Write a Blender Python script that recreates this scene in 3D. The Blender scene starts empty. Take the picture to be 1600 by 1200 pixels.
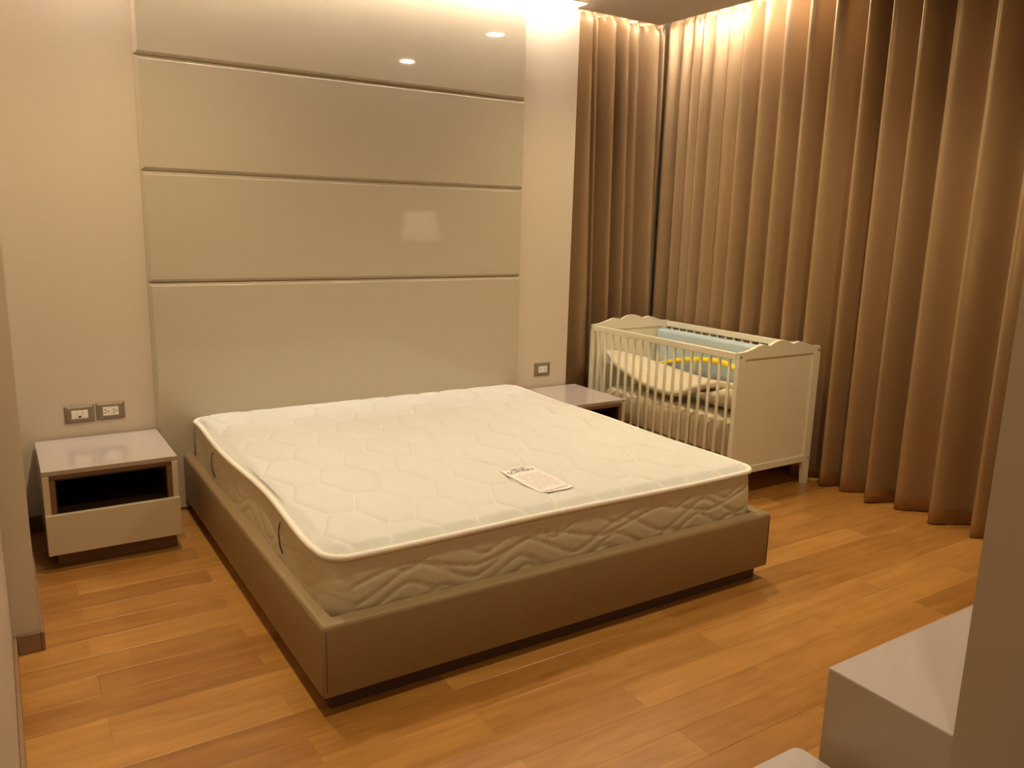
import bpy, bmesh, math, random
from mathutils import Vector, Matrix
random.seed(7)
S = bpy.context.scene
COL = S.collection

# ------------------------------------------------------------------ camera
cr = Vector((0.8422599596795123, -0.538428905824647, 0.026314894891296885))
cu = Vector((0.08660779764103878, 0.18333812342734318, 0.9792273596493866))
cf = Vector((0.5320688392571353, 0.8224849213636769, -0.20105050216537845))
cp = Vector((-1.0168400703841267, -4.198293044333652, 1.5009208039879385))
cam = bpy.data.cameras.new('camera')
cam.sensor_width = 36.0
cam.lens = 1257.4723 / 1600 * 36.0
cam.clip_start = 0.02
camo = bpy.data.objects.new('camera', cam); COL.objects.link(camo)
m = Matrix((cr, cu, -cf)).transposed().to_4x4(); m.translation = cp
camo.matrix_world = m
S.camera = camo

# ------------------------------------------------------------------ light, exposure
w = bpy.data.worlds.new('world'); S.world = w; w.use_nodes = True
w.node_tree.nodes['Background'].inputs[0].default_value = (1, .8, .55, 1)
w.node_tree.nodes['Background'].inputs[1].default_value = 0.0
S.view_settings.view_transform = 'Standard'
S.view_settings.look = 'None'
S.view_settings.gamma = 1
S.view_settings.use_curve_mapping = False
S.view_settings.exposure = 1.88
WARM = (1.0, .80, .50)
COVE = (1.0, .90, .81)
LAMP_W = 21.0        # each ceiling downlight
BACK_STRIP = 40.0    # emission strengths of the hidden strips
RIGHT_STRIP = 26.0
SIDE_STRIP = 14.0
def downlight_lamp(x, y, watts):
    l = bpy.data.lights.new('downlight_lamp', 'SPOT')
    l.energy = watts; l.color = WARM; l.spot_size = math.radians(135); l.spot_blend = .8
    l.shadow_soft_size = .06
    o = bpy.data.objects.new('downlight_lamp', l); COL.objects.link(o)
    o.location = (x, y, 2.742)
    return o
DOWN = [(2.08, -.99, 1.), (2.03, -2.31, 1.), (-.42, -.99, .75), (-.42, -2.31, .6), (-.42, -4.3, .3)]  # last one is an added, unseen fill that brightens the bed front

# ------------------------------------------------------------------ materials
def mat(name, col, rough=.5, spec=.5, coat=0, metal=0, noise=0, nscale=30, bump=0, bscale=200, emit=None, es=0, coat_rough=.03, sheen=0):
    M = bpy.data.materials.new(name); M.use_nodes = True
    nt = M.node_tree; b = nt.nodes['Principled BSDF']
    b.inputs['Base Color'].default_value = (*col, 1)
    b.inputs['Roughness'].default_value = rough
    b.inputs['Metallic'].default_value = metal
    b.inputs['Specular IOR Level'].default_value = spec
    b.inputs['Coat Weight'].default_value = coat
    b.inputs['Coat Roughness'].default_value = coat_rough
    b.inputs['Sheen Weight'].default_value = sheen
    if emit:
        b.inputs['Emission Color'].default_value = (*emit, 1)
        b.inputs['Emission Strength'].default_value = es
    tc = nt.nodes.new('ShaderNodeTexCoord')
    if noise:
        n = nt.nodes.new('ShaderNodeTexNoise'); n.inputs['Scale'].default_value = nscale; n.inputs['Detail'].default_value = 4
        nt.links.new(tc.outputs['Object'], n.inputs['Vector'])
        r = nt.nodes.new('ShaderNodeValToRGB')
        r.color_ramp.elements[0].position = .3; r.color_ramp.elements[1].position = .7
        r.color_ramp.elements[0].color = (*[c * (1 - noise) for c in col], 1)
        r.color_ramp.elements[1].color = (*[min(1, c * (1 + noise)) for c in col], 1)
        nt.links.new(n.outputs['Fac'], r.inputs['Fac']); nt.links.new(r.outputs['Color'], b.inputs['Base Color'])
    if bump:
        n = nt.nodes.new('ShaderNodeTexNoise'); n.inputs['Scale'].default_value = bscale; n.inputs['Detail'].default_value = 3
        nt.links.new(tc.outputs['Object'], n.inputs['Vector'])
        bp = nt.nodes.new('ShaderNodeBump'); bp.inputs['Strength'].default_value = bump; bp.inputs['Distance'].default_value = .002
        nt.links.new(n.outputs['Fac'], bp.inputs['Height']); nt.links.new(bp.outputs['Normal'], b.inputs['Normal'])
    return M

def wood_mat(name, c0, c1, rough, axis='X', scale=1.0, coat=0):
    """stretched grain along one object axis, with a tone and offset of its own for each object"""
    M = bpy.data.materials.new(name); M.use_nodes = True
    nt = M.node_tree; N = nt.nodes; L = nt.links; b = N['Principled BSDF']
    tc = N.new('ShaderNodeTexCoord'); oi = N.new('ShaderNodeObjectInfo')
    mp = N.new('ShaderNodeMapping')
    mp.inputs['Scale'].default_value = {'X': (1.3 * scale, 16 * scale, 16 * scale), 'Y': (16 * scale, 1.3 * scale, 16 * scale)}[axis]
    L.new(tc.outputs['Object'], mp.inputs['Vector'])
    ml = N.new('ShaderNodeMath'); ml.operation = 'MULTIPLY'; ml.inputs[1].default_value = 57
    L.new(oi.outputs['Random'], ml.inputs[0])
    cb = N.new('ShaderNodeCombineXYZ')
    for i in range(3): L.new(ml.outputs[0], cb.inputs[i])
    L.new(cb.outputs[0], mp.inputs['Location'])
    n1 = N.new('ShaderNodeTexNoise'); n1.inputs['Scale'].default_value = 1.6; n1.inputs['Detail'].default_value = 7; n1.inputs['Roughness'].default_value = .6
    n1.inputs['Distortion'].default_value = .7
    L.new(mp.outputs[0], n1.inputs['Vector'])
    mp2 = N.new('ShaderNodeMapping'); mp2.inputs['Scale'].default_value = (.55, 1.0, 1) if axis == 'X' else (1, .55, 1)
    L.new(tc.outputs['Object'], mp2.inputs['Vector']); L.new(cb.outputs[0], mp2.inputs['Location'])
    n2 = N.new('ShaderNodeTexNoise'); n2.inputs['Scale'].default_value = 5; n2.inputs['Detail'].default_value = 2; n2.inputs['Distortion'].default_value = 1.5
    L.new(mp2.outputs[0], n2.inputs['Vector'])
    a = N.new('ShaderNodeMath'); a.operation = 'MULTIPLY_ADD'; a.inputs[1].default_value = .55
    L.new(n1.outputs['Fac'], a.inputs[0])
    a2 = N.new('ShaderNodeMath'); a2.operation = 'MULTIPLY'; a2.inputs[1].default_value = .25; L.new(n2.outputs['Fac'], a2.inputs[0])
    L.new(a2.outputs[0], a.inputs[2])
    a3 = N.new('ShaderNodeMath'); a3.operation = 'MULTIPLY_ADD'; a3.inputs[1].default_value = .28
    L.new(oi.outputs['Random'], a3.inputs[0]); L.new(a.outputs[0], a3.inputs[2])
    r = N.new('ShaderNodeValToRGB')
    r.color_ramp.elements[0].position = .3; r.color_ramp.elements[1].position = .82
    r.color_ramp.elements[0].color = (*c0, 1); r.color_ramp.elements[1].color = (*c1, 1)
    L.new(a3.outputs[0], r.inputs['Fac']); L.new(r.outputs['Color'], b.inputs['Base Color'])
    b.inputs['Roughness'].default_value = rough; b.inputs['Specular IOR Level'].default_value = .4
    b.inputs['Coat Weight'].default_value = coat; b.inputs['Coat Roughness'].default_value = .25
    bp = N.new('ShaderNodeBump'); bp.inputs['Strength'].default_value = .12; bp.inputs['Distance'].default_value = .001
    L.new(n1.outputs['Fac'], bp.inputs['Height']); L.new(bp.outputs['Normal'], b.inputs['Normal'])
    return M

def curtain_mat():
    M = mat('curtain_fabric', (.42, .285, .155), .44, .35, metal=.6)
    nt = M.node_tree; N = nt.nodes; L = nt.links; b = N['Principled BSDF']
    tc = N.new('ShaderNodeTexCoord'); mp = N.new('ShaderNodeMapping'); mp.inputs['Scale'].default_value = (500, 500, 60)
    L.new(tc.outputs['Object'], mp.inputs['Vector'])
    n = N.new('ShaderNodeTexNoise'); n.inputs['Scale'].default_value = 1; L.new(mp.outputs[0], n.inputs['Vector'])
    bp = N.new('ShaderNodeBump'); bp.inputs['Strength'].default_value = .25; bp.inputs['Distance'].default_value = .0006
    L.new(n.outputs['Fac'], bp.inputs['Height']); L.new(bp.outputs['Normal'], b.inputs['Normal'])
    return M

M_wall = mat('painted_wall', (.62, .53, .42), .75, .2, bump=.15, bscale=90)
M_ceil = mat('painted_ceiling', (.66, .60, .52), .8, .2)
M_dark = mat('plenum_dark', (.6, .55, .48), .8, .1)
M_panel = mat('greige_lacquer', (.50, .435, .325), .4, .25, coat=.8, coat_rough=.045)
M_floorbase = mat('floor_underlay', (.10, .05, .02), .8)
M_plank = wood_mat('oak_plank', (.27, .110, .020), (.59, .300, .078), .33, 'X', 1, .25)
M_base = wood_mat('stained_baseboard', (.22, .125, .075), (.34, .205, .125), .45, 'X')
M_walnut = wood_mat('walnut', (.12, .055, .025), (.24, .12, .055), .45, 'X')
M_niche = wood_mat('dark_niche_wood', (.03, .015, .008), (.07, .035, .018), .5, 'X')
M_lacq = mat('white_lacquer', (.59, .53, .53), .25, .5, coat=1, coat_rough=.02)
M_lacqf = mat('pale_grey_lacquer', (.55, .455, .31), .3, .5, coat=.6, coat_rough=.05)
M_cab = mat('taupe_lacquer', (.36, .285, .20), .35, .5, coat=.3, coat_rough=.1)
M_tick = mat('mattress_ticking', (.68, .685, .67), .8, .2, noise=.01, nscale=60, bump=.3, bscale=500)
M_border = mat('mattress_border_fabric', (.66, .58, .42), .7, .25, bump=.3, bscale=500)
M_pipe = mat('piping_tape', (.88, .84, .76), .6, .3)
M_leather = mat('beige_upholstery', (.31, .215, .11), .48, .4, noise=.03, nscale=20, bump=.4, bscale=350)
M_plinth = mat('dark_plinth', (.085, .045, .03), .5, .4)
M_curtain = curtain_mat()
M_crib = mat('white_painted_wood', (.80, .745, .585), .42, .45)
M_quilt = mat('cream_quilt_fabric', (.68, .59, .42), .85, .1, bump=.3, bscale=300)
M_pad = mat('cream_pad_fabric', (.74, .66, .49), .85, .1, noise=.03, nscale=40, bump=.3, bscale=300)
M_blue = mat('pale_blue_fabric', (.50, .62, .68), .8, .15, bump=.2, bscale=300)
M_yellow = mat('yellow_plastic', (.90, .72, .02), .35, .5)
M_ring = mat('pale_yellow_plastic', (.88, .80, .30), .35, .5)
M_plate = mat('bronze_plate', (.25, .19, .135), .38, .5, metal=.15)
M_white = mat('white_plastic', (.82, .76, .66), .4, .5)
M_hole = mat('socket_hole', (.02, .015, .01), .7)
M_label = mat('label_cloth', (.88, .86, .88), .55, .3, noise=.05, nscale=70)
M_ink = mat('black_ink', (.03, .025, .02), .7)
M_greyink = mat('grey_ink', (.55, .50, .45), .7)
M_greytall = mat('taupe_wall_paint', (.36, .27, .185), .75, .2)
M_bolt = mat('dark_bolt', (.12, .09, .06), .4, metal=.8)
M_cord = mat('handle_cord', (.10, .06, .03), .6)
M_metal = mat('brushed_metal', (.6, .55, .48), .3, metal=1)
M_trimring = mat('white_downlight_ring', (.8, .76, .7), .4)
M_glow = mat('downlight_glow', (1, 1, 1), .5, emit=(1, .84, .58), es=40)
M_strip_b = mat('led_strip_over_headboard', (1, 1, 1), .5, emit=COVE, es=BACK_STRIP)
M_strip_r = mat('led_strip_over_curtain', (1, 1, 1), .5, emit=COVE, es=RIGHT_STRIP)
M_strip_s = mat('led_strip_over_side_curtain', (1, 1, 1), .5, emit=COVE, es=SIDE_STRIP)
M_shade = mat('lamp_shade_fabric', (.85, .78, .65), .8, emit=(1, .82, .52), es=.45)
M_black = mat('black_metal', (.03, .03, .03), .4, metal=.6)

# ------------------------------------------------------------------ helpers
def mesh_obj(name, verts, faces, material, parent=None, smooth=False, loc=None):
    me = bpy.data.meshes.new(name); me.from_pydata([tuple(v) for v in verts], [], faces); me.update()
    if smooth:
        me.polygons.foreach_set('use_smooth', [True] * len(me.polygons))
    me.materials.append(material)
    o = bpy.data.objects.new(name, me); COL.objects.link(o)
    if loc: o.location = loc
    if parent: o.parent = parent
    return o
def bm_obj(name, bm, material, parent=None, smooth=False):
    bmesh.ops.recalc_face_normals(bm, faces=bm.faces)
    me = bpy.data.meshes.new(name); bm.to_mesh(me); bm.free()
    if smooth:
        me.polygons.foreach_set('use_smooth', [True] * len(me.polygons))
    me.materials.append(material)
    o = bpy.data.objects.new(name, me); COL.objects.link(o)
    if parent: o.parent = parent
    return o
def bx(bm, x0, x1, y0, y1, z0, z1, bev=0, seg=2):
    r = bmesh.ops.create_cube(bm, size=1)
    vs = r['verts']
    for v in vs:
        v.co = Vector((x0 + (v.co.x + .5) * (x1 - x0), y0 + (v.co.y + .5) * (y1 - y0), z0 + (v.co.z + .5) * (z1 - z0)))
    if bev:
        es = list({e for v in vs for e in v.link_edges})
        bmesh.ops.bevel(bm, geom=es, offset=bev, segments=seg, affect='EDGES', profile=.5)
    return vs
def box(name, x0, x1, y0, y1, z0, z1, material, parent=None, bev=0, seg=2, smooth=False):
    bm = bmesh.new(); bx(bm, x0, x1, y0, y1, z0, z1, bev, seg)
    return bm_obj(name, bm, material, parent, smooth)
def smooth_by_angle(o, a=35):
    me = o.data
    bm = bmesh.new(); bm.from_mesh(me)
    for f in bm.faces: f.smooth = True
    for e in bm.edges:
        e.smooth = not (len(e.link_faces) == 2 and e.calc_face_angle(0) > math.radians(a))
    bm.to_mesh(me); bm.free()
def thing(name, label, cat, loc=(0, 0, 0), group=None):
    o = bpy.data.objects.new(name, None); COL.objects.link(o)
    o.location = loc; o.empty_display_size = .1
    o['label'] = label; o['category'] = cat
    if group: o['group'] = group
    return o
def tag(o, label, cat, group=None):
    o['label'] = label; o['category'] = cat
    if group: o['group'] = group
    return o
def struct(o, label=None, cat=None):
    o['kind'] = 'structure'
    if label: o['label'] = label
    if cat: o['category'] = cat
    return o
def under(parent, *objs):
    """objects modelled in world coordinates become parts of a thing whose origin is elsewhere"""
    for o in objs:
        o.parent = parent
        o.matrix_parent_inverse = Matrix.Translation(-parent.location) if parent.type == 'EMPTY' else Matrix()
def cyl(bm, p0, p1, r0, r1=None, n=16, caps=True):
    r1 = r0 if r1 is None else r1
    p0 = Vector(p0); p1 = Vector(p1); d = p1 - p0
    q = Vector((0, 0, 1)).rotation_difference(d.normalized())
    r = bmesh.ops.create_cone(bm, cap_ends=caps, segments=n, radius1=r0, radius2=r1, depth=d.length)
    for v in r['verts']: v.co = q @ v.co + (p0 + p1) / 2
def tube(name, pts, r, material, parent=None, n=10, closed=False, radii=None):
    pts = [Vector(p) for p in pts]; V = []; F = []
    N = len(pts)
    for i, p in enumerate(pts):
        a = pts[(i - 1) % N] if closed or i > 0 else p
        b = pts[(i + 1) % N] if closed or i < N - 1 else p
        t = (b - a).normalized()
        up = Vector((0, 0, 1)) if abs(t.z) < .9 else Vector((1, 0, 0))
        s = t.cross(up).normalized(); u = s.cross(t)
        rr = radii[i] if radii else r
        for k in range(n):
            an = 2 * math.pi * k / n
            V.append(p + s * math.cos(an) * rr + u * math.sin(an) * rr)
    M_ = N if closed else N - 1
    for i in range(M_):
        for k in range(n):
            a = i * n + k; b = i * n + (k + 1) % n; j = (i + 1) % N
            F.append((a, b, j * n + (k + 1) % n, j * n + k))
    if not closed:
        F.append(tuple(range(n))[::-1]); F.append(tuple((N - 1) * n + k for k in range(n)))
    return mesh_obj(name, V, F, material, parent, True)
def sstep(a, b, x):
    t = max(0., min(1., (x - a) / (b - a))); return t * t * (3 - 2 * t)

# ------------------------------------------------------------------ room shell
ZC = 2.759
XL, XLN, XR = -.985, -1.067, 3.40
YB = -5.6
wb = struct(box('wall_back', -1.4, 2.12, 0, .5, -.05, 3.05, M_wall))
wl = struct(box('wall_left', -1.4, XL, -1.2, -.0005, -.05, 3.05, M_wall))
wl2 = struct(box('wall_left_near', -1.4, XLN, YB, -1.2005, -.05, 3.05, M_wall)); wl2.name = 'wall_left.001'
wr = struct(box('wall_right', XR, 3.6, YB, .5, -.05, 3.05, M_wall))
wn = struct(box('wall_window_side', 2.1205, XR - .0005, .42, .62, -.05, 3.05, M_wall)); wn.name = 'wall_north'
wf = struct(box('wall_front', .54, XR - .0005, -5.0, -3.47, -.05, ZC - .0005, M_greytall))
wc = struct(box('wall_hall', XLN, XR - .0005, YB - .2, YB, -.05, 3.05, M_wall)); wc.name = 'wall_rear'
# ceiling: slab with a light slot over the back wall and pockets over the curtains
bm = bmesh.new()
bx(bm, -1.4, 2.785, YB, -.11, ZC, ZC + .05)
bx(bm, 2.092, 2.785, -.11, .018, ZC, ZC + .05)
bx(bm, -1.4, -.9, -.11, 0, ZC, ZC + .05)
bx(bm, -1.4, XR + .2, YB - .2, .62, 3.0, 3.05)
ceil = struct(bm_obj('ceiling', bm, M_ceil))
# cove upstands that carry the strips
bm = bmesh.new()
bx(bm, -.9, 2.092, -.13, -.11, ZC + .0505, 2.999)
bx(bm, 2.092, 2.10, -.11, -.0005, ZC + .0505, 2.999)
bx(bm, 2.765, 2.785, YB + .01, -.12, ZC + .0505, 2.999)
bx(bm, 2.125, 2.785, -.002, .012, ZC + .0505, 2.999)
struct(bm_obj('trim_1', bm, M_dark))

# floor: underlay plus oak planks laid in half-lap rows, each plank a part
fl = struct(box('floor', -1.4, XR, YB, .42, -.06, -.0125, M_floorbase))
PL, PW = .967, .132
def plank_mesh(L, W):
    bm = bmesh.new()
    g = .0002; c = .0009; h = .012
    a = [(-L/2+g, -W/2+g), (L/2-g, -W/2+g), (L/2-g, W/2-g), (-L/2+g, W/2-g)]
    b = [(-L/2+g+c, -W/2+g+c), (L/2-g-c, -W/2+g+c), (L/2-g-c, W/2-g-c), (-L/2+g+c, W/2-g-c)]
    lo = [bm.verts.new((x, y, -h)) for x, y in a]
    mi = [bm.verts.new((x, y, -c * .55)) for x, y in a]
    hi = [bm.verts.new((x, y, 0)) for x, y in b]
    for i in range(4):
        j = (i + 1) % 4
        bm.faces.new((lo[i], lo[j], mi[j], mi[i])); bm.faces.new((mi[i], mi[j], hi[j], hi[i]))
    bm.faces.new(hi); bm.faces.new(lo[::-1])
    me = bpy.data.meshes.new('plank'); bm.to_mesh(me); bm.free(); me.materials.append(M_plank)
    return me
pcache = {}
rnd = random.Random(3)
row = 0
y1 = .38 - .0  # row edges aligned to y = -.68 - k*.132
y1 = -.68 + 8 * PW
while y1 > YB:
    k = round((-.68 - y1) / PW)
    ph = 0 if k % 2 == 0 else .5
    x = -.84 + PL * (ph - 2)
    while x < XR:
        x0, x1 = max(x, XLN - .0), min(x + PL, XR - .002)
        yb = max(y1 - PW, YB + .001)
        if x1 - x0 > .02 and y1 - yb > .02 and not (x0 > .56 and y1 < -3.6):
            if x1 - x0 > .1 or True:
                key = (round(x1 - x0, 3), round(y1 - yb, 3))
                if key not in pcache: pcache[key] = plank_mesh(*key)
                o = bpy.data.objects.new('plank', pcache[key]); COL.objects.link(o)
                o.location = ((x0 + x1) / 2, (y1 + yb) / 2, rnd.uniform(-.0002, .0002)); o.parent = fl
        x += PL
    y1 -= PW

# baseboards
bh, bt = .07, .013
b1 = struct(box('baseboard_left', XL + .0005, XL + bt, -1.2 - bt, -.0005, 0, bh, M_base, bev=.002, seg=1))
b2 = struct(box('baseboard_left_near', XLN + .0005, XLN + bt, -4.9, -1.2 - bt - .001, 0, bh, M_base, bev=.002, seg=1)); b2.name = 'baseboard_left.001'
b3 = struct(box('baseboard_left_end', XLN + bt + .0005, XL, -1.2 - bt, -1.2005, 0, bh, M_base, bev=.002, seg=1)); b3.name = 'baseboard_left.002'
b4 = struct(box('baseboard_back', XL + bt + .001, -.396, -bt, -.0005, 0, bh + .01, M_base, bev=.002, seg=1))
b5 = struct(box('baseboard_back_right', 1.7235, 2.12, -bt, -.0005, 0, bh + .01, M_base, bev=.002, seg=1)); b5.name = 'baseboard_back.001'

# hidden light strips
def strip(name, x0, x1, y0, y1, z0, z1, m_, label):
    o = box(name, x0, x1, y0, y1, z0, z1, m_); tag(o, label, 'light strip'); return o
strip('light_strip', -.85, 2.05, -.1095, -.095, 2.84, 2.87, M_strip_b, 'light strip recessed in the ceiling slot above the glossy headboard panels')
strip('light_strip', 2.7855, 2.80, -1.0, -.12, 2.855, 2.885, M_strip_r, 'light strip hidden behind the ceiling edge above the long right-hand curtain')
strip('light_strip', 2.16, 2.76, .0125, .026, 2.855, 2.885, M_strip_s, 'light strip hidden behind the ceiling edge above the narrow side curtain')

# downlights
where = ['round recessed ceiling downlight beside the crib, mirrored upper right in the top panel',
         'round recessed ceiling downlight right of the bed foot, mirrored lower in the top panel',
         'round recessed ceiling downlight above the left side of the headboard end',
         'round recessed ceiling downlight above the left foot corner of the bed',
         'unseen added fill downlight in the entry behind the viewpoint, left of the cabinet']
for (x, y, k), lab in zip(DOWN, where):
    t = thing('ceiling_downlight', lab, 'ceiling light', (x, y, ZC))
    bm = bmesh.new()
    n = 32; prof = [(.060, -.001), (.062, -.006), (.075, -.004), (.078, -.0005)]
    rings = [[bm.verts.new((x + r * math.cos(2*math.pi*i/n), y + r * math.sin(2*math.pi*i/n), ZC + z)) for i in range(n)] for r, z in prof]
    for a, b in zip(rings, rings[1:]):
        for i in range(n): bm.faces.new((a[i], a[(i+1) % n], b[(i+1) % n], b[i]))
    under(t, bm_obj('trim_ring', bm, M_trimring, None, True))
    bm = bmesh.new(); bmesh.ops.create_circle(bm, cap_ends=True, segments=n, radius=.060)
    for v in bm.verts: v.co += Vector((x, y, ZC - .0015))
    under(t, bm_obj('lens', bm, M_glow))
    lo = downlight_lamp(x, y, LAMP_W * k)
    under(t, lo)

# ------------------------------------------------------------------ headboard of lacquered panels
hb = thing('headboard', 'tall greige glossy headboard of four wide panels rising behind the bed', 'headboard', (.66, -.005, 0))
hx0, hx1 = -.396, 1.7225
zs = [0.0, 1.156, 1.676, 2.186, 2.83]
for i in range(4):
    z0, z1 = zs[i] + .001, zs[i + 1] - .001
    c = .016; y_b, y_m, y_f = -.0005, -.016, -.033
    V = []
    for (y, ins) in ((y_b, 0), (y_m, 0), (y_f, c)):
        V += [(hx0 + ins, y, z0 + ins), (hx1 - ins, y, z0 + ins), (hx1 - ins, y, z1 - ins), (hx0 + ins, y, z1 - ins)]
    F = [(3, 2, 1, 0), (8, 9, 10, 11)]
    for a in (0, 4):
        for k in range(4):
            F.append((a + k, a + (k + 1) % 4, a + 4 + (k + 1) % 4, a + 4 + k))
    under(hb, mesh_obj('panel', V, F, M_panel))

# ------------------------------------------------------------------ bed frame
FX0, FX1, FY0, FY1 = -.286, 1.700, -2.065, -.036
FZ0, FZ1, FT = .062, .301, .055
bed = thing('bed_frame', 'low beige upholstered platform bed frame around the bare mattress', 'bed', ((FX0 + FX1) / 2, (FY0 + FY1) / 2, 0))
def padded(name, x0, x1, y0, y1, z0, z1, r=.018, part=None):
    bm = bmesh.new(); bx(bm, x0, x1, y0, y1, z0, z1)
    es = [e for e in bm.edges if min(v.co.z for v in e.verts) > z1 - .001]
    bmesh.ops.bevel(bm, geom=es, offset=r, segments=5, affect='EDGES', profile=.5)
    es = [e for e in bm.edges if len(e.link_faces) == 2 and max(v.co.z for v in e.verts) < z1 - .001 * 0 and e.calc_face_angle(0) > 1.2]
    bmesh.ops.bevel(bm, geom=es, offset=.005, segments=2, affect='EDGES', profile=.5)
    o = bm_obj(name, bm, M_leather); smooth_by_angle(o, 60); under(bed, o); return o
padded('side_rail', FX0, FX0 + FT, FY0 + .0, FY1, FZ0, FZ1)
padded('side_rail', FX1 - FT, FX1, FY0 + .0, FY1, FZ0, FZ1)
padded('foot_rail', FX0 + .003, FX1 - .003, FY0 - .004, FY0 + FT, FZ0, FZ1 + .001)
# corner seams
for sx in (FX0 + .012, FX1 - .012):
    o = tube('corner_seam', [(sx, FY0 - .0042, FZ0 + .02), (sx, FY0 - .0048, .18), (sx, FY0 - .0042, FZ1 - .02)], .0012, M_plinth); under(bed, o)
under(bed, box('slatted_base', FX0 + FT, FX1 - FT, FY0 + FT, FY1, .13, .16, M_walnut))
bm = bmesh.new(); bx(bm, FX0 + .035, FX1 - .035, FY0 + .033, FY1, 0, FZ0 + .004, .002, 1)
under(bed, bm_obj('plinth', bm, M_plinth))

# ------------------------------------------------------------------ mattress
MX0, MX1, MY0, MY1 = -.236, 1.664, -2.0, -.052
MB, MT = .161, .476
mt = thing('mattress', 'bare cream quilted double mattress with a white label, lying in the bed frame', 'mattress', ((MX0+MX1)/2, (MY0+MY1)/2, MB))
def hexd(x, y):
    """distance-like value to the nearest quilting seam of stretched hexagons"""
    px, py = .1615, .34
    cx, cy = -.08, -1.85
    s = (.24 * .8660254) / .34     # squash y so the cells are regular
    X, Y = x - cx, (y - cy) * s
    row_h = .34 * s
    best = []
    k0 = round(X / px)
    for k in (k0 - 1, k0, k0 + 1):
        off = row_h / 2 if k % 2 else 0
        j0 = round((Y - off) / row_h)
        for j in (j0 - 1, j0, j0 + 1):
            dx, dy = X - k * px, Y - off - j * row_h
            best.append((dx * dx + dy * dy, k * px, off + j * row_h))
    best.sort()
    a, b = best[0], best[1]
    nx, ny = b[1] - a[1], b[2] - a[2]; d = math.hypot(nx, ny)
    mx, my = (a[1] + b[1]) / 2, (a[2] + b[2]) / 2
    return abs((X - mx) * nx + (Y - my) * ny) / d, (int(round(a[1] / px)) * 7919 + int(round(a[2] / row_h * 2)) * 104729) & 1023
def wob(x, y):
    return .0035 * math.sin(5.1 * x + 2.3 * y + 1) * math.cos(3.7 * y - x) + .002 * math.sin(13 * x + 1.3) * math.sin(11 * y + .4)
def edge_d(x, y):
    return min(x - MX0, MX1 - x, y - MY0, MY1 - y)
def top_z(x, y):
    hd, cell = hexd(x + .006 * math.sin(9 * y), y + .006 * math.sin(11 * x))
    fade = sstep(.0, .05, edge_d(x, y))
    puff = .0105 * (1 - math.exp(-hd / .0075)) + .004 * (1 - math.exp(-hd / .04)) * (.72 + .56 * cell / 1023)
    # fine pulls running into the seams
    pull = .0009 * math.sin(95 * (x + y * .4) + cell) * math.exp(-hd / .02)
    return MT + .002 + fade * (.010 + puff + pull) + wob(x, y) * sstep(0, .3, edge_d(x, y))
CR = .075
def outline(n_arc=12):
    """rounded rectangle in plan with a slight sag of the long edges, counter-clockwise, with arc length"""
    pts = []
    def seg(a, b, st=.012):
        a = Vector(a); b = Vector(b); n = max(1, int((b - a).length / st))
        for i in range(n): pts.append(a.lerp(b, i / n))
    def arc(cx, cy, a0):
        for i in range(n_arc):
            an = a0 + math.pi / 2 * i / n_arc
            pts.append(Vector((cx + CR * math.cos(an), cy + CR * math.sin(an))))
    seg((MX0 + CR, MY0), (MX1 - CR, MY0)); arc(MX1 - CR, MY0 + CR, -math.pi/2)
    seg((MX1, MY0 + CR), (MX1, MY1 - CR)); arc(MX1 - CR, MY1 - CR, 0)
    seg((MX1 - CR, MY1), (MX0 + CR, MY1)); arc(MX0 + CR, MY1 - CR, math.pi/2)
    seg((MX0, MY1 - CR), (MX0, MY0 + CR)); arc(MX0 + CR, MY0 + CR, math.pi)
    return pts
OUT = outline()
def edge_shift(p):
    """the long left edge droops and waves a little"""
    if p.x < MX0 + .02:
        return .010 * math.sin((p.y + .35) * 5.2) * sstep(MY0, MY0 + .2, p.y) * (1 - sstep(MY1 - .2, MY1, p.y))
    return .003 * math.sin(p.x * 6 + 1)
# top surface: grid mapped into the rounded rectangle
nx_, ny_ = 310, 320
V = []; F = []
def inside(x, y):
    """pull grid points in the corners onto the rounded outline"""
    for cx, sx in ((MX0 + CR, -1), (MX1 - CR, 1)):
        for cy, sy in ((MY0 + CR, -1), (MY1 - CR, 1)):
            dx, dy = (x - cx) * sx, (y - cy) * sy
            if dx > 0 and dy > 0:
                m_ = max(dx, dy); r = math.hypot(dx, dy)
                if r > 0: return cx + sx * dx * m_ / r, cy + sy * dy * m_ / r
    return x, y
for j in range(ny_ + 1):
    for i in range(nx_ + 1):
        x = MX0 + (MX1 - MX0) * i / nx_; y = MY0 + (MY1 - MY0) * j / ny_
        ed = edge_d(x, y)
        x2, y2 = inside(x, y)
        sh = edge_shift(Vector((x2, y2))) * (1 - sstep(0, .12, x2 - MX0))
        V.append((x2 + sh, y2, top_z(x, y) - .004 * (1 - sstep(0, .02, ed))))
for j in range(ny_):
    for i in range(nx_):
        a = j * (nx_ + 1) + i
        F.append((a, a + 1, a + nx_ + 2, a + nx_ + 1))
under(mt, mesh_obj('quilted_top', V, F, M_tick, None, True))
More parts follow.
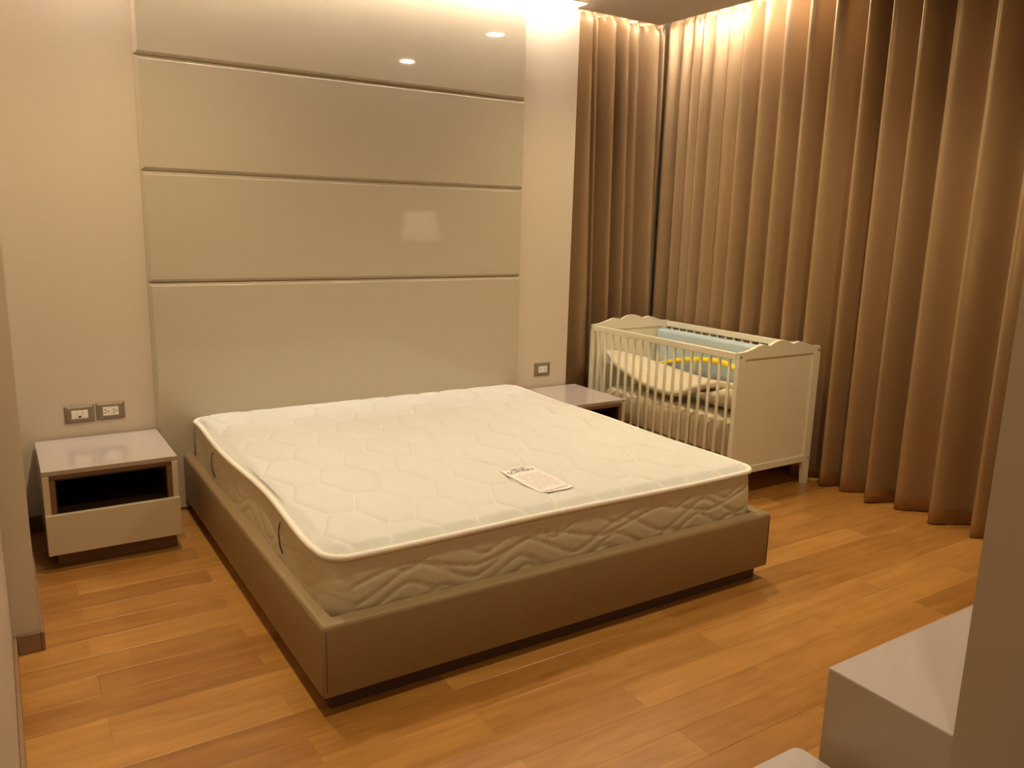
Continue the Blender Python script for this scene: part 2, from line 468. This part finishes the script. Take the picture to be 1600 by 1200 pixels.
# border with wavy stitching
V = []; F = []
ROWS = 42
acc = 0; N = len(OUT); ss = []
for i, p in enumerate(OUT):
    ss.append(acc); acc += (OUT[(i + 1) % N] - p).length
def tri(t):
    t = t % 1.0
    return 1 - abs(2 * t - 1)
def border_disp(s, h, corner):
    """h 0..1 up the side; overlapping rounded zigzag seams"""
    d = 1.0
    for (per, ph, amp, base) in ((.43, .0, .30, .64), (.43, .07, .34, .44), (.29, .37, .22, .84), (.43, .15, .36, .24), (.34, .6, .26, .36), (.55, .2, .20, .72)):
        w_ = tri(s / per + ph); w_ = .5 * w_ + .5 * w_ * w_ * (3 - 2 * w_)
        dd = abs(h - (base + amp * (w_ - .5))) * .30
        d = min(d, dd)
    return .0062 * (1 - math.exp(-d / .0035)) * (1 - .6 * corner)
for r in range(ROWS + 1):
    h = r / ROWS
    z = MB + (MT - .006 - MB) * h
    bul = .010 * math.sin(math.pi * min(1, max(0, h))) - .006
    for i, p in enumerate(OUT):
        a = OUT[i - 1]; b = OUT[(i + 1) % N]; t = (b - a).normalized(); nrm = Vector((t.y, -t.x))
        corner = 1 if (abs(t.x) > .05 and abs(t.y) > .05) else 0
        d = bul + border_disp(ss[i], h, corner) * sstep(0, .05, 1 - h)
        # puckers below the carry handles on the left side
        if p.x < MX0 + .02:
            for hy in (-.545, -1.52):
                d -= .012 * math.exp(-((p.y - hy) / .02) ** 2) * sstep(.35, .9, h)
            d *= 1.0
        q = p + nrm * d * (.55 if p.x < MX0 + .02 else 1)
        sh = edge_shift(p) * h
        V.append((q.x + sh, q.y, z))
for r in range(ROWS):
    for i in range(N):
        j = (i + 1) % N
        F.append((r * N + i, r * N + j, (r + 1) * N + j, (r + 1) * N + i))
F.append(tuple(range(N))[::-1])
under(mt, mesh_obj('border', V, F, M_border, None, True))
pp = [(p.x + edge_shift(p), p.y, MT - .001 + .0025 * math.sin(p.y * 7 + p.x * 5)) for p in OUT]
def off(pts, d, dz):
    n = len(pts); o_ = []
    for i in range(n):
        a = Vector(pts[i - 1][:2]); b = Vector(pts[(i + 1) % n][:2]); t = (b - a).normalized()
        o_.append((pts[i][0] + t.y * d, pts[i][1] - t.x * d, pts[i][2] + dz))
    return o_
o = tube('piping', off(pp, .002, 0), .0105, M_pipe, None, 10, True); under(mt, o)
o = tube('piping', [(x, y, MB + .012) for x, y, z in off(pp, -.004, 0)], .007, M_pipe, None, 8, True); under(mt, o)
for hy in (-.545, -1.52):
    xs = MX0 + edge_shift(Vector((MX0, hy)))
    pts = []
    for i in range(13):
        t_ = i / 12
        pts.append((xs - .006 - .010 * math.sin(math.pi * t_) , hy - .028 * t_ + .003 * math.sin(t_ * 9), .432 - .108 * t_))
    o = tube('handle_cord', pts, .0032, M_cord, None, 8); o['label'] = 'dark cord carry handle'; under(mt, o)

# sewn label on the mattress
lx0, lx1, ly0, ly1 = .637, .792, -1.858, -1.572
def lab_z(x, y):
    # cloth bridges the seams: average the surface below
    z = 0
    for dx in (-.012, 0, .012):
        for dy in (-.012, 0, .012): z = max(z, top_z(x + dx, y + dy))
    return z
def lab_pt(u, v, lift=0.):
    x = lx0 + (lx1 - lx0) * u; y = ly0 + (ly1 - ly0) * v
    return (x, y, lab_z(x, y) + .0010 + .0008 * math.sin(38 * v + 6 * u) * (1 - v) + lift)
V = []; F = []; A, B = 20, 36
for j in range(B + 1):
    for i in range(A + 1): V.append(lab_pt(i / A, j / B))
nv = len(V)
V += [(x, y, z - .0010) for x, y, z in V]
for j in range(B):
    for i in range(A):
        a = j * (A + 1) + i
        F.append((a, a + 1, a + A + 2, a + A + 1)); F.append((nv + a + A + 1, nv + a + A + 2, nv + a + 1, nv + a))
rim = [i for i in range(A)] + [A + j * (A + 1) for j in range(B)] + [B * (A + 1) + A - i for i in range(A)] + [(B - j) * (A + 1) for j in range(B)]
for i in range(len(rim)):
    a, b = rim[i], rim[(i + 1) % len(rim)]; F.append((b, a, nv + a, nv + b))
lb = mesh_obj('care_label', V, F, M_label, None, True); lb['label'] = 'white printed cloth label'; under(mt, lb)
# printing: bar, word, fine lines, all laid on the cloth
def ink_quad(V, F, u0, u1, v0, v1, nseg=8, lift=.0007, slope=0):
    b = len(V)
    for i in range(nseg + 1):
        u = u0 + (u1 - u0) * i / nseg
        V.append(lab_pt(u, v0 + slope * i / nseg, lift)); V.append(lab_pt(u, v1 + slope * i / nseg, lift))
    for i in range(nseg): F.append((b + 2*i, b + 2*i + 2, b + 2*i + 3, b + 2*i + 1))
V = []; F = []
ink_quad(V, F, .28, .50, .962, .985, 6); ink_quad(V, F, .53, .72, .962, .985, 6)
o = mesh_obj('printed_bar', V, F, M_ink); o.parent = lb
cu_ = bpy.data.curves.new('lettering', 'FONT'); cu_.body = 'SCENERY'; cu_.size = 1; cu_.align_x = 'CENTER'
tmp = bpy.data.objects.new('tmp_text', cu_); COL.objects.link(tmp)
dg = bpy.context.evaluated_depsgraph_get(); me0 = bpy.data.meshes.new_from_object(tmp.evaluated_get(dg))
bpy.data.objects.remove(tmp)
xs = [v.co.x for v in me0.vertices]; w0 = max(xs) - min(xs); mn = min(xs)
bmt = bmesh.new(); bmt.from_mesh(me0)
for v in bmt.verts:
    u = .10 + .80 * (v.co.x - mn) / w0
    vv = .805 + .10 * v.co.y / .70 + .035 * (1 - (2 * (u - .5)) ** 2 * 1.5)
    v.co = Vector(lab_pt(u, vv, .0008))
me1 = bpy.data.meshes.new('lettering'); bmt.to_mesh(me1); bmt.free(); me1.materials.append(M_greyink if False else M_ink)
o = bpy.data.objects.new('lettering', me1); COL.objects.link(o); o.parent = lb
V = []; F = []
rl = random.Random(5)
for k in range(15):
    v = .70 - .040 * k
    u = .12
    while u < .86:
        L_ = rl.uniform(.05, .16); u2 = min(u + L_, .90)
        ink_quad(V, F, u, u2, v, v + .010, 3)
        u = u2 + .022
o = mesh_obj('fine_print', V, F, M_greyink); o.parent = lb; o['kind'] = 'stuff'
V = []; F = []
ink_quad(V, F, .10, .55, .055, .063, 6, slope=-.02); ink_quad(V, F, .55, .92, .045, .053, 6, slope=.02)
o = mesh_obj('printed_border', V, F, M_ink); o.parent = lb
for o in lb.children:
    o.matrix_parent_inverse = Matrix()

# ------------------------------------------------------------------ nightstands
def nightstand(x0, x1, label):
    y0, y1 = -.536, -.001 if x1 > 0 else -.015
    y1 = -.016
    H = .436; T = .024; zb = .078
    t = thing('nightstand', label, 'nightstand', ((x0 + x1) / 2, (y0 + y1) / 2, 0))
    bm = bmesh.new()
    vs = bx(bm, x0, x1, y0, y1, H - .022, H)
    for v in vs:
        if v.co.z < H - .01:
            if v.co.y < y0 + .01: v.co.y += .012
            v.co.x += .0 
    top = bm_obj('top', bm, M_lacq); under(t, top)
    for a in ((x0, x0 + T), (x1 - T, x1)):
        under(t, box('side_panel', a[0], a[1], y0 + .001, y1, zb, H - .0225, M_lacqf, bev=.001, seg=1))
    # brown lining round the open niche
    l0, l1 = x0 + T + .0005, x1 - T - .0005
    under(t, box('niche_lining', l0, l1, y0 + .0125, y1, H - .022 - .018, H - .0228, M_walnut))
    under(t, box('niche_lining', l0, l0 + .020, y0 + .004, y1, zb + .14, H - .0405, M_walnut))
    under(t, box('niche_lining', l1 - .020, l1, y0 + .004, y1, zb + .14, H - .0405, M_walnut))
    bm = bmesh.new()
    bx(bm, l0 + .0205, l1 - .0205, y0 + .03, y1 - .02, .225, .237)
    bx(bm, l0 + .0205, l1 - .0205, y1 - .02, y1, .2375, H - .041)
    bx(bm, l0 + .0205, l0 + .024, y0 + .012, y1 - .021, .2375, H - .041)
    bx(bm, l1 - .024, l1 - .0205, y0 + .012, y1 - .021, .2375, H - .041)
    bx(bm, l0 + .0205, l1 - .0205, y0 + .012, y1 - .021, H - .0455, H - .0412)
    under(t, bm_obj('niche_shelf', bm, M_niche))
    # drawer box and overlapping front
    bm = bmesh.new()
    bx(bm, l0 + .004, l1 - .004, y0 + .006, y0 + .02, zb + .004, .222)
    bx(bm, l0 + .004, l0 + .016, y0 + .02, y1 - .03, zb + .004, .2)
    bx(bm, l1 - .016, l1 - .004, y0 + .02, y1 - .03, zb + .004, .2)
    bx(bm, l0 + .016, l1 - .016, y0 + .02, y1 - .03, zb + .004, zb + .016)
    dr = bm_obj('drawer', bm, M_walnut); under(t, dr)
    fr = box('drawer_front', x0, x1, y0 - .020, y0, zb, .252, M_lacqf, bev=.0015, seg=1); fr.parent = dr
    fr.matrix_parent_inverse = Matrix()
    under(t, box('plinth', x0 + .035, x1 - .012, y0 + .055, y1, 0, zb, M_base))
    return t
nightstand(-.920, -.399, 'white lacquered nightstand with open niche left of the bed, under the pair of sockets')
nightstand(1.722, 2.185, 'white lacquered nightstand squeezed between the bed and the crib')

# ------------------------------------------------------------------ sockets
def plate(x0, z0, x1, z1, label, kind, cat, name):
    t = thing(name, label, cat, ((x0+x1)/2, -.0005, (z0+z1)/2))
    V = []; F = []
    ins = [(0, -.0005), (0, -.004), (.010, -.010), (.024, -.011), (.026, -.008)]
    for i_, y in ins:
        k = i_ * (z1 - z0) / .083
        kx = i_ * 1.15
        V += [(x0 + kx, y, z0 + k), (x1 - kx, y, z0 + k), (x1 - kx, y, z1 - k), (x0 + kx, y, z1 - k)]
    for r in range(len(ins) - 1):
        for k in range(4):
            F.append((r*4 + k, r*4 + (k+1) % 4, r*4 + 4 + (k+1) % 4, r*4 + 4 + k))
    F.append((3, 2, 1, 0)); F.append((16, 17, 18, 19))
    under(t, mesh_obj('face_plate', V, F, M_plate))
    cx, cz = (x0 + x1)/2, (z0 + z1)/2
    if kind == 'switch':
        for k in (-1, 0, 1):
            mo = box('module', cx + k*.0235 - .0112, cx + k*.0235 + .0112, -.013, -.008, cz - .020, cz + .020, M_white, bev=.001, seg=1)
            under(t, mo)
            if k == 0:
                h = box('jack', cx - .005, cx + .005, -.0136, -.0128, cz - .016, cz - .006, M_hole); h.parent = mo
            else:
                h = box('rocker_line', cx + k*.0235 - .008, cx + k*.0235 + .008, -.0134, -.0129, cz - .0135, cz - .013, M_plate); h.parent = mo
    else:
        mo = box('module', cx - .034, cx + .034, -.013, -.008, cz - .021, cz + .021, M_white, bev=.001, seg=1); under(t, mo)
        for k in (-1, 1):
            for (dx, dz) in ((-.004, .0075), (-.004, -.0075), (.0075, 0)):
                bm = bmesh.new(); c_ = Vector((cx + k*.0185 + dx - .001, 0, cz + dz))
                cyl(bm, (c_.x, -.0136, c_.z), (c_.x, -.0126, c_.z), .0030, n=12)
                h = bm_obj('socket_hole', bm, M_hole); h.parent = mo
    return t
plate(-.790, .503, -.664, .586, 'bronze plate with three white switch modules, left one of the pair above the nightstand', 'switch', 'switch', 'data_socket')
plate(-.657, .506, -.533, .590, 'bronze plate with a double power socket, right one of the pair above the left nightstand', 'socket', 'socket', 'power_socket')
plate(1.866, .511, 1.986, .596, 'bronze double power socket on the column above the nightstand beside the crib', 'socket', 'socket', 'power_socket')

# ------------------------------------------------------------------ curtains
def interp(tab, z):
    for (a, va), (b, vb) in zip(tab, tab[1:]):
        if z <= b: 
            t = (z - a) / (b - a); return va + (vb - va) * t
    return tab[-1][1]
def fold_profile(u, crests):
    """crests: sorted list of (pos, amp); returns depth 0..amp towards the room; steep before each crest, gentle after"""
    n = len(crests)
    for i in range(n - 1):
        a, b = crests[i], crests[i + 1]
        if a[0] <= u <= b[0]:
            L = b[0] - a[0]; t = (u - a[0]) / L
            v = .70                       # valley sits close to the next crest
            if t < v: s_ = .5 + .5 * math.cos(math.pi * (t / v) ** .85); amp = a[1]
            else: s_ = .5 - .5 * math.cos(math.pi * (t - v) / (1 - v)); amp = b[1]
            low = -.55 * (a[1] + b[1]) / 2 * min(1, L / .2)
            return s_ * (amp - low) + low
    return 0
def make_curtain(root, crests, u0, u1, to_xyz, top, bottom, name='fabric', du=.006):
    NU = int((u1 - u0) / du); zr = []
    z = bottom
    while z < top - .14: zr.append(z); z += .09
    z = top - .14
    while z < top: zr.append(z); z += .01
    zr.append(top)
    V = []; F = []
    rw = random.Random(2)
    for z in zr:
        hz = sstep(top - .10, top - .01, z)
        for i in range(NU + 1):
            u = u0 + (u1 - u0) * i / NU
            cr_ = [(c[0] + c[2](z), c[1]) for c in crests]
            d = fold_profile(u, cr_)
            d = d * (1 - .45 * hz)
            d += .002 * math.sin(37 * u) + .003 * math.sin(13 * u + .6 * z)
            # gathered folds pinched under the heading
            pin = math.exp(-((z - (top - .055)) / .022) ** 2) * .006 * math.sin(u * 2 * math.pi / .034)
            V.append(to_xyz(u, d + pin, z))
    W = NU + 1
    for r in range(len(zr) - 1):
        for i in range(NU):
            a = r * W + i
            F.append((a, a + 1, a + W + 1, a + W))
    o = mesh_obj(name, V, F, M_curtain, None, True)
    md = o.modifiers.new('cloth_thickness', 'SOLIDIFY'); md.thickness = .003; md.offset = 1
    under(root, o)
    # heading tape with its stitch line
    V = []; F = []
    for zz in (top - .050, top - .048, top + .001):
        for i in range(NU + 1):
            u = u0 + (u1 - u0) * i / NU
            cr_ = [(c[0] + c[2](top - .03), c[1]) for c in crests]
            d = fold_profile(u, cr_) * .58 + .002 * math.sin(37 * u) + .003 * math.sin(13 * u + .6 * zz)
            V.append(to_xyz(u, d + (.0045 if zz > top - .049 else .003), zz))
    for r in range(2):
        for i in range(NU):
            a = r * W + i; F.append((a, a + 1, a + W + 1, a + W))
    o = mesh_obj('heading_tape', V, F, M_curtain, None, True)
    md = o.modifiers.new('cloth_thickness', 'SOLIDIFY'); md.thickness = .002; md.offset = 1
    under(root, o)
# long right-hand curtain, u = -y
rc = thing('curtain', 'long taupe pleated curtain covering the right wall, hanging behind the crib down to the floor', 'curtain', (3.05, -1.5, 0))
K = []
for y, a in ((.36, .04), (.195, .075), (.085, .045), (.0, .03), (-.115, .06), (-.21, .045), (-.33, .045), (-.505, .10), (-.655, .095), (-.825, .11), (-.995, .11), (-1.155, .105),
             (-1.375, .115), (-1.49, .085), (-1.685, .135), (-1.83, .085), (-2.05, .12), (-2.265, .12), (-2.46, .10), (-2.65, .10), (-2.86, .10), (-3.06, .10), (-3.26, .10), (-3.44, .08), (-3.6, .08)):
    K.append((-y, a, lambda z: 0.0))
make_curtain(rc, K, -.215, 3.44, lambda u, d, z: (3.105 - d, -u, z), 2.885, .006)
# narrow curtain on the back side, u = -x so that steep sides face right
bc = thing('curtain', 'narrow taupe pleated curtain between the wall column and the corner, left of the crib', 'curtain', (2.6, .22, 0))
K = []
zf = lambda z: .028 * (z - 2.1)
for x, a in ((1.9, .06), (2.10, .06), (2.355, .10), (2.415, .075), (2.54, .11), (2.655, .115), (2.79, .05), (2.92, .105), (3.02, .05), (3.3, .06)):
    K.append((-x, a, zf))
K.sort(key=lambda c: c[0])
make_curtain(bc, K, -3.015, -2.125, lambda u, d, z: (-u, .255 - d, z), 2.845, .006, du=.004)
# rails
r1 = box('curtain_rail', 3.04, 3.075, -3.44, .19, 2.90, 2.925, M_trimring); under(rc, r1)
r2 = box('curtain_rail', 2.13, 3.0, .21, .245, 2.86, 2.885, M_trimring); under(bc, r2)

# ------------------------------------------------------------------ crib
CX0, CX1, CY0, CY1, CH = 2.303, 2.983, -1.294, -.012, .828
crib = thing('crib', 'white painted wooden baby crib with slatted sides and scalloped ends before the curtain', 'crib', ((CX0+CX1)/2, (CY0+CY1)/2, 0))
CT = .028
def scallop(u):
    u = abs(u)
    tab = [(0, .881), (.03, .879), (.06, .871), (.088, .858), (.098, .854), (.108, .858), (.13, .863), (.155, .865), (.185, .860), (.215, .850), (.25, .840), (.29, .832), (.345, .829)]
    for (a, va), (b, vb) in zip(tab, tab[1:]):
        if u <= b: return va + (vb - va) * (u - a) / (b - a)
    return .829
def crib_end(y0, y1, facing):
    # top board with scalloped edge
    n = 96; V = []; F = []
    x0, x1 = CX0 + .05, CX1 - .05
    cx = (CX0 + CX1) / 2
    for y in (y0 + .003, y1 - .003):
        for i in range(n + 1):
            x = CX0 + .002 + (CX1 - CX0 - .004) * i / n
            V.append((x, y, .792)); V.append((x, y, scallop(x - cx)))
    W = 2 * (n + 1)
    for i in range(n):
        a = 2 * i
        F.append((a, a + 2, a + 3, a + 1)); F.append((W + a + 1, W + a + 3, W + a + 2, W + a))
        F.append((a + 1, a + 3, W + a + 3, W + a + 1)); F.append((a, W + a, W + a + 2, a + 2))
    F.append((0, 1, W + 1, W)); e = 2 * n; F.append((e + 1, e, W + e, W + e + 1))
    under(crib, mesh_obj('scalloped_rail', V, F, M_crib))
    # corner posts that taper into legs
    for s, xo in ((1, CX0), (-1, CX1)):
        prof = [(0, .040 if True else 0), (.14, .055), (.150, .055), (.7915, .055)]
        V = []; F = []
        for z, w_ in prof:
            for (xx, yy) in ((xo, y0), (xo + s * w_, y0), (xo + s * w_, y1), (xo, y1)):
                V.append((xx, yy, z))
        for r in range(3):
            for k in range(4):
                F.append((r*4 + k, r*4 + (k+1) % 4, r*4 + 4 + (k+1) % 4, r*4 + 4 + k))
        F.append((0, 3, 2, 1)); F.append((12, 13, 14, 15))
        bm = bmesh.new(); me = bpy.data.meshes.new('t'); me.from_pydata(V, [], F); bm.from_mesh(me); bpy.data.meshes.remove(me)
        post = bm_obj('post', bm, M_crib); under(crib, post)
        yo = y0 if facing < 0 else y1
        for zz in (.806, .158):
            bm = bmesh.new(); cyl(bm, (xo + s * .016, yo + facing * .0002 if zz < .79 else yo + facing*.0002 - facing*.003, zz), (xo + s * .016, yo + facing * .0022 if zz < .79 else yo + facing*.0002, zz), .0048, n=14)
            b_ = bm_obj('bolt', bm, M_bolt); b_['label'] = 'dark bolt head'; under(crib, b_)
    under(crib, box('end_panel', CX0 + .0555, CX1 - .0555, (y0 + y1)/2 - .004, (y0 + y1)/2 + .004, .1785, .7915, M_crib))
    under(crib, box('bottom_rail', CX0 + .0555, CX1 - .0555, y0 + .002, y1 - .002, .138, .178, M_crib, bev=.002, seg=1))
crib_end(CY0, CY0 + CT, -1)
crib_end(CY1 - CT, CY1, 1)
SL0 = -.088; SP = .0706
sl_me = None
for side, xc in (('near', CX0 + .013), ('far', CX1 - .013)):
    under(crib, box('side_rail', xc - .011, xc + .011, CY0 + CT + .0005, CY1 - CT - .0005, .788, .826, M_crib, bev=.004, seg=2))
    under(crib, box('side_rail', xc - .011, xc + .011, CY0 + CT + .0005, CY1 - CT - .0005, .160, .198, M_crib, bev=.004, seg=2))
    for k in range(17):
        y = SL0 - SP * k
        if sl_me is None:
            bm = bmesh.new(); bx(bm, -.006, .006, -.0085, .0085, -.2945, .2945, .003, 2)
            first = bm_obj('slat', bm, M_crib); sl_me = first.data; smooth_by_angle(first, 40); o = first
        else:
            o = bpy.data.objects.new('slat', sl_me); COL.objects.link(o)
        o.location = (xc, y, .493)
        under(crib, o)
under(crib, box('base_board', CX0 + .03, CX1 - .03, CY0 + CT + .001, CY1 - CT - .001, .20, .215, M_crib))

# channel-quilted cream mattress inside
def soft_slab(name, x0, x1, y0, y1, zbot, ztop, material, nx=24, ny=200, r=.05, label=None, cat=None):
    """closed body; zbot/ztop functions of (x, y); rounded rim"""
    V = []; F = []
    def P(i, j, top):
        u = i / nx; v = j / ny
        x = x0 + (x1 - x0) * u; y = y0 + (y1 - y0) * v
        e = min(x - x0, x1 - x, y - y0, y1 - y)
        k = 1 if e >= r else math.sqrt(max(0, 1 - (1 - e / r) ** 2))
        zt, zb_ = ztop(x, y), zbot(x, y); mid = (zt + zb_) / 2
        return (x, y, mid + (zt - mid) * k if top else mid + (zb_ - mid) * k)
    for top in (True, False):
        for j in range(ny + 1):
            for i in range(nx + 1): V.append(P(i, j, top))
    W = nx + 1; H = (nx + 1) * (ny + 1)
    for j in range(ny):
        for i in range(nx):
            a = j * W + i
            F.append((a, a + 1, a + W + 1, a + W)); F.append((H + a + W, H + a + W + 1, H + a + 1, H + a))
    me_v = V
    o = mesh_obj(name, me_v, F, material, None, True)
    bm = bmesh.new(); bm.from_mesh(o.data); bmesh.ops.remove_doubles(bm, verts=bm.verts, dist=.0006)
    bmesh.ops.recalc_face_normals(bm, faces=bm.faces); bm.to_mesh(o.data); bm.free()
    return o
def quilt_mesh():
    """extruded along x is wrong for puffed rolls: sweep a rounded section along y, scaled by the roll pattern"""
    V = []; F = []; ny = 260; n = 28
    y0, y1 = -1.245, -.075
    for j in range(ny + 1):
        y = y0 + (y1 - y0) * j / ny
        ph = ((y - SL0) / .0700 + .45) % 1.0
        puff = math.sin(math.pi * ph) ** .8          # a half-round roll
        ins = .045 * (1 - puff)
        end = sstep(0, .05, y - y0) * sstep(0, .07, y1 - y)
        top = .428 + .006 * math.sin(5 * y) - .010 * (1 - puff) - .10 * (1 - end)
        bot = .216
        xa, xb = 2.328 + ins, 2.948 - ins
        R_ = .085
        for k in range(n):
            an = 2 * math.pi * (k + .5) / n
            # superellipse section
            c, s_ = math.cos(an), math.sin(an)
            e_ = .38
            x = (xa + xb) / 2 + (xb - xa) / 2 * math.copysign(abs(c) ** e_, c)
            z = (top + bot) / 2 + (top - bot) / 2 * math.copysign(abs(s_) ** e_, s_)
            V.append((x, y, z))
    for j in range(ny):
        for k in range(n):
            F.append((j*n + k, j*n + (k+1) % n, (j+1)*n + (k+1) % n, (j+1)*n + k))
    F.append(tuple(range(n))[::-1]); F.append(tuple(ny * n + k for k in range(n)))
    o = mesh_obj('crib_mattress', V, F, M_quilt, None, True)
    bm = bmesh.new(); bm.from_mesh(o.data); bmesh.ops.recalc_face_normals(bm, faces=bm.faces); bm.to_mesh(o.data); bm.free()
    return o
tag(quilt_mesh(), 'thick cream channel-quilted mattress lying on the base of the crib', 'crib mattress')

def sag(y):
    tab = [(-1.20, .605), (-1.10, .602), (-1.014, .584), (-.94, .556), (-.867, .522), (-.80, .490), (-.738, .470), (-.655, .463), (-.56, .468), (-.48, .478), (-.40, .494), (-.323, .515), (-.25, .532), (-.173, .556), (-.13, .585), (-.085, .630)]
    for (a, va), (b, vb) in zip(tab, tab[1:]):
        if y <= b:
            t = max(0, (y - a) / (b - a)); return va + (vb - va) * t
    return .63
def sag_s(y):
    return (sag(y - .03) + sag(y) + sag(y + .03)) / 3
def sx_(x): return sstep(2.40, 2.85, x)
def padbot(x, y):
    return sag_s(y) * (1 - sx_(x)) + (.505 + .03 * sstep(-1.0, -.2, y)) * sx_(x)
o = soft_slab('folded_pad', 2.385, 2.74, -1.02, -.07, lambda x, y: padbot(x, y), lambda x, y: padbot(x, y) + .042 + .002 * math.sin(40 * x + 9 * y), M_pad, nx=30, ny=110, r=.022)
tag(o, 'thin cream pad sagging in a curve on top of the quilted crib mattress', 'pad')
o = soft_slab('pillow', 2.41, 2.70, -1.25, -.88, lambda x, y: .441 + .065 * (1 - sstep(2.40, 2.56, x)), lambda x, y: (padbot(x, y) - .022) * sstep(-1.12, -1.03, y) + (.585 + .02 * math.sin(14 * x)) * (1 - sstep(-1.12, -1.03, y)), M_pad, nx=30, ny=50, r=.035)
tag(o, 'cream pillow tucked under the pad at the near end of the crib', 'pillow')

# pale blue panel leaning along the far side
bm = bmesh.new(); bx(bm, 0, .10, -1.20, -.052, 0, .340, .02, 4)
bp_ = bm_obj('bumper_cushion', bm, M_blue); smooth_by_angle(bp_, 60)
bp_.location = (2.852, .0, .438)
tag(bp_, 'pale blue padded cushion standing along the far side of the crib', 'cushion')

# yellow toy arch with hanging rings
arch = thing('toy_arch', 'bright yellow curved toy bar with small rings, resting in the crib before the blue cushion', 'toy', (2.79, -.6, .53))
tab = [(-.12, .515), (-.149, .535), (-.24, .570), (-.332, .598), (-.43, .624), (-.533, .644), (-.63, .655), (-.724, .660), (-.80, .655), (-.878, .640), (-.96, .612), (-1.04, .568)]
pts = []
for i in range(len(tab) - 1):
    for k in range(4):
        t_ = k / 4; p0 = tab[max(0, i-1)]; p1 = tab[i]; p2 = tab[i+1]; p3 = tab[min(len(tab)-1, i+2)]
        q = [0.5 * ((2*p1[c]) + (-p0[c] + p2[c]) * t_ + (2*p0[c] - 5*p1[c] + 4*p2[c] - p3[c]) * t_**2 + (-p0[c] + 3*p1[c] - 3*p2[c] + p3[c]) * t_**3) for c in (0, 1)]
        pts.append((2.795, q[0] + .03, q[1] - .008))
pts.append((2.795, tab[-1][0] + .03, tab[-1][1] - .008))
under(arch, tube('bar', pts, .0185, M_yellow, None, 14))
def ring(y, z, ry, rz, r_=.0028, nm='ring'):
    P_ = [(2.773, y + .012 + ry * math.cos(a), z + rz * math.sin(a)) for a in [2*math.pi*i/24 for i in range(24)]]
    V = []; F = []; n = 8
    for i, p in enumerate(P_):
        an = 2 * math.pi * i / 24; rad = Vector((0, math.cos(an), math.sin(an)))
        for k in range(n):
            b = 2 * math.pi * k / n
            V.append(Vector(p) + rad * r_ * math.cos(b) + Vector((1, 0, 0)) * r_ * math.sin(b))
    for i in range(24):
        for k in range(n): F.append((i*n + k, i*n + (k+1) % n, ((i+1) % 24)*n + (k+1) % n, ((i+1) % 24)*n + k))
    o = mesh_obj(nm, V, F, M_ring, None, True); under(arch, o)
ring(-.522, .617, .010, .018); ring(-.512, .578, .017, .029)
ring(-.735, .632, .008, .012)

# ------------------------------------------------------------------ low cabinet on the front wall, white table
cab = thing('low_cabinet', 'low white-topped cabinet against the wall end at the bottom right', 'cabinet', (1.2, -3.32, 0))
under(cab, box('top', .5405, 2.30, -3.4695, -3.178, .4962, .5, M_lacq))
under(cab, box('side_panel', .5408, .562, -3.4695, -3.1785, .0, .496, M_cab))
under(cab, box('side_panel', 2.278, 2.2995, -3.4695, -3.1785, .0, .496, M_cab))
for k in range(3):
    a = .5625 + k * .5718
    d = box('door', a + .001, a + .5703, -3.198, -3.1785, .06, .495, M_cab, bev=.001, seg=1); under(cab, d)
under(cab, box('back_panel', .5625, 2.2775, -3.4695, -3.455, .05, .477, M_cab))
under(cab, box('plinth', .5625, 2.2775, -3.454, -3.215, 0, .059, M_plinth))

tb = thing('side_table', 'white low table whose rounded top corner shows at the bottom edge before the cabinet', 'table', (.24, -3.4, 0))
bm = bmesh.new(); vs = bx(bm, 0.0, .495, -3.60, -3.150, .27, .295)
ve = [e for e in bm.edges if abs(e.verts[0].co.z - e.verts[1].co.z) > .01]
bmesh.ops.bevel(bm, geom=ve, offset=.022, segments=6, affect='EDGES', profile=.5)
o = bm_obj('table_top', bm, M_lacq); smooth_by_angle(o, 40); under(tb, o)
for sx in (.03, .435):
    for sy in (-3.57, -3.21):
        bm = bmesh.new(); cyl(bm, (sx + .012, sy + .012, 0), (sx + .012, sy + .012, .2695), .012, .015, 16)
        o = bm_obj('leg', bm, M_lacqf); smooth_by_angle(o, 40); under(tb, o)

# ------------------------------------------------------------------ floor lamp, seen only as a reflection in the panels
lp = thing('floor_lamp', 'floor lamp with a pale tapered shade, mirrored faintly in the glossy headboard', 'lamp', (2.62, -3.24, 0))
bm = bmesh.new(); cyl(bm, (2.62, -3.24, 0), (2.62, -3.24, .02), .13, .125, 32); under(lp, bm_obj('base', bm, M_black))
bm = bmesh.new(); cyl(bm, (2.62, -3.24, .02), (2.62, -3.24, 1.50), .009, n=12); under(lp, bm_obj('pole', bm, M_black))
n = 40; V = []; F = []
for r_, z in ((.205, 1.265), (.145, 1.545), (.142, 1.545), (.202, 1.265)):
    V += [(2.62 + r_*math.cos(2*math.pi*i/n), -3.24 + r_*math.sin(2*math.pi*i/n), z) for i in range(n)]
for r in range(4):
    for i in range(n):
        F.append((r*n + i, r*n + (i+1) % n, ((r+1) % 4)*n + (i+1) % n, ((r+1) % 4)*n + i))
under(lp, mesh_obj('lamp_shade', V, F, M_shade, None, True))
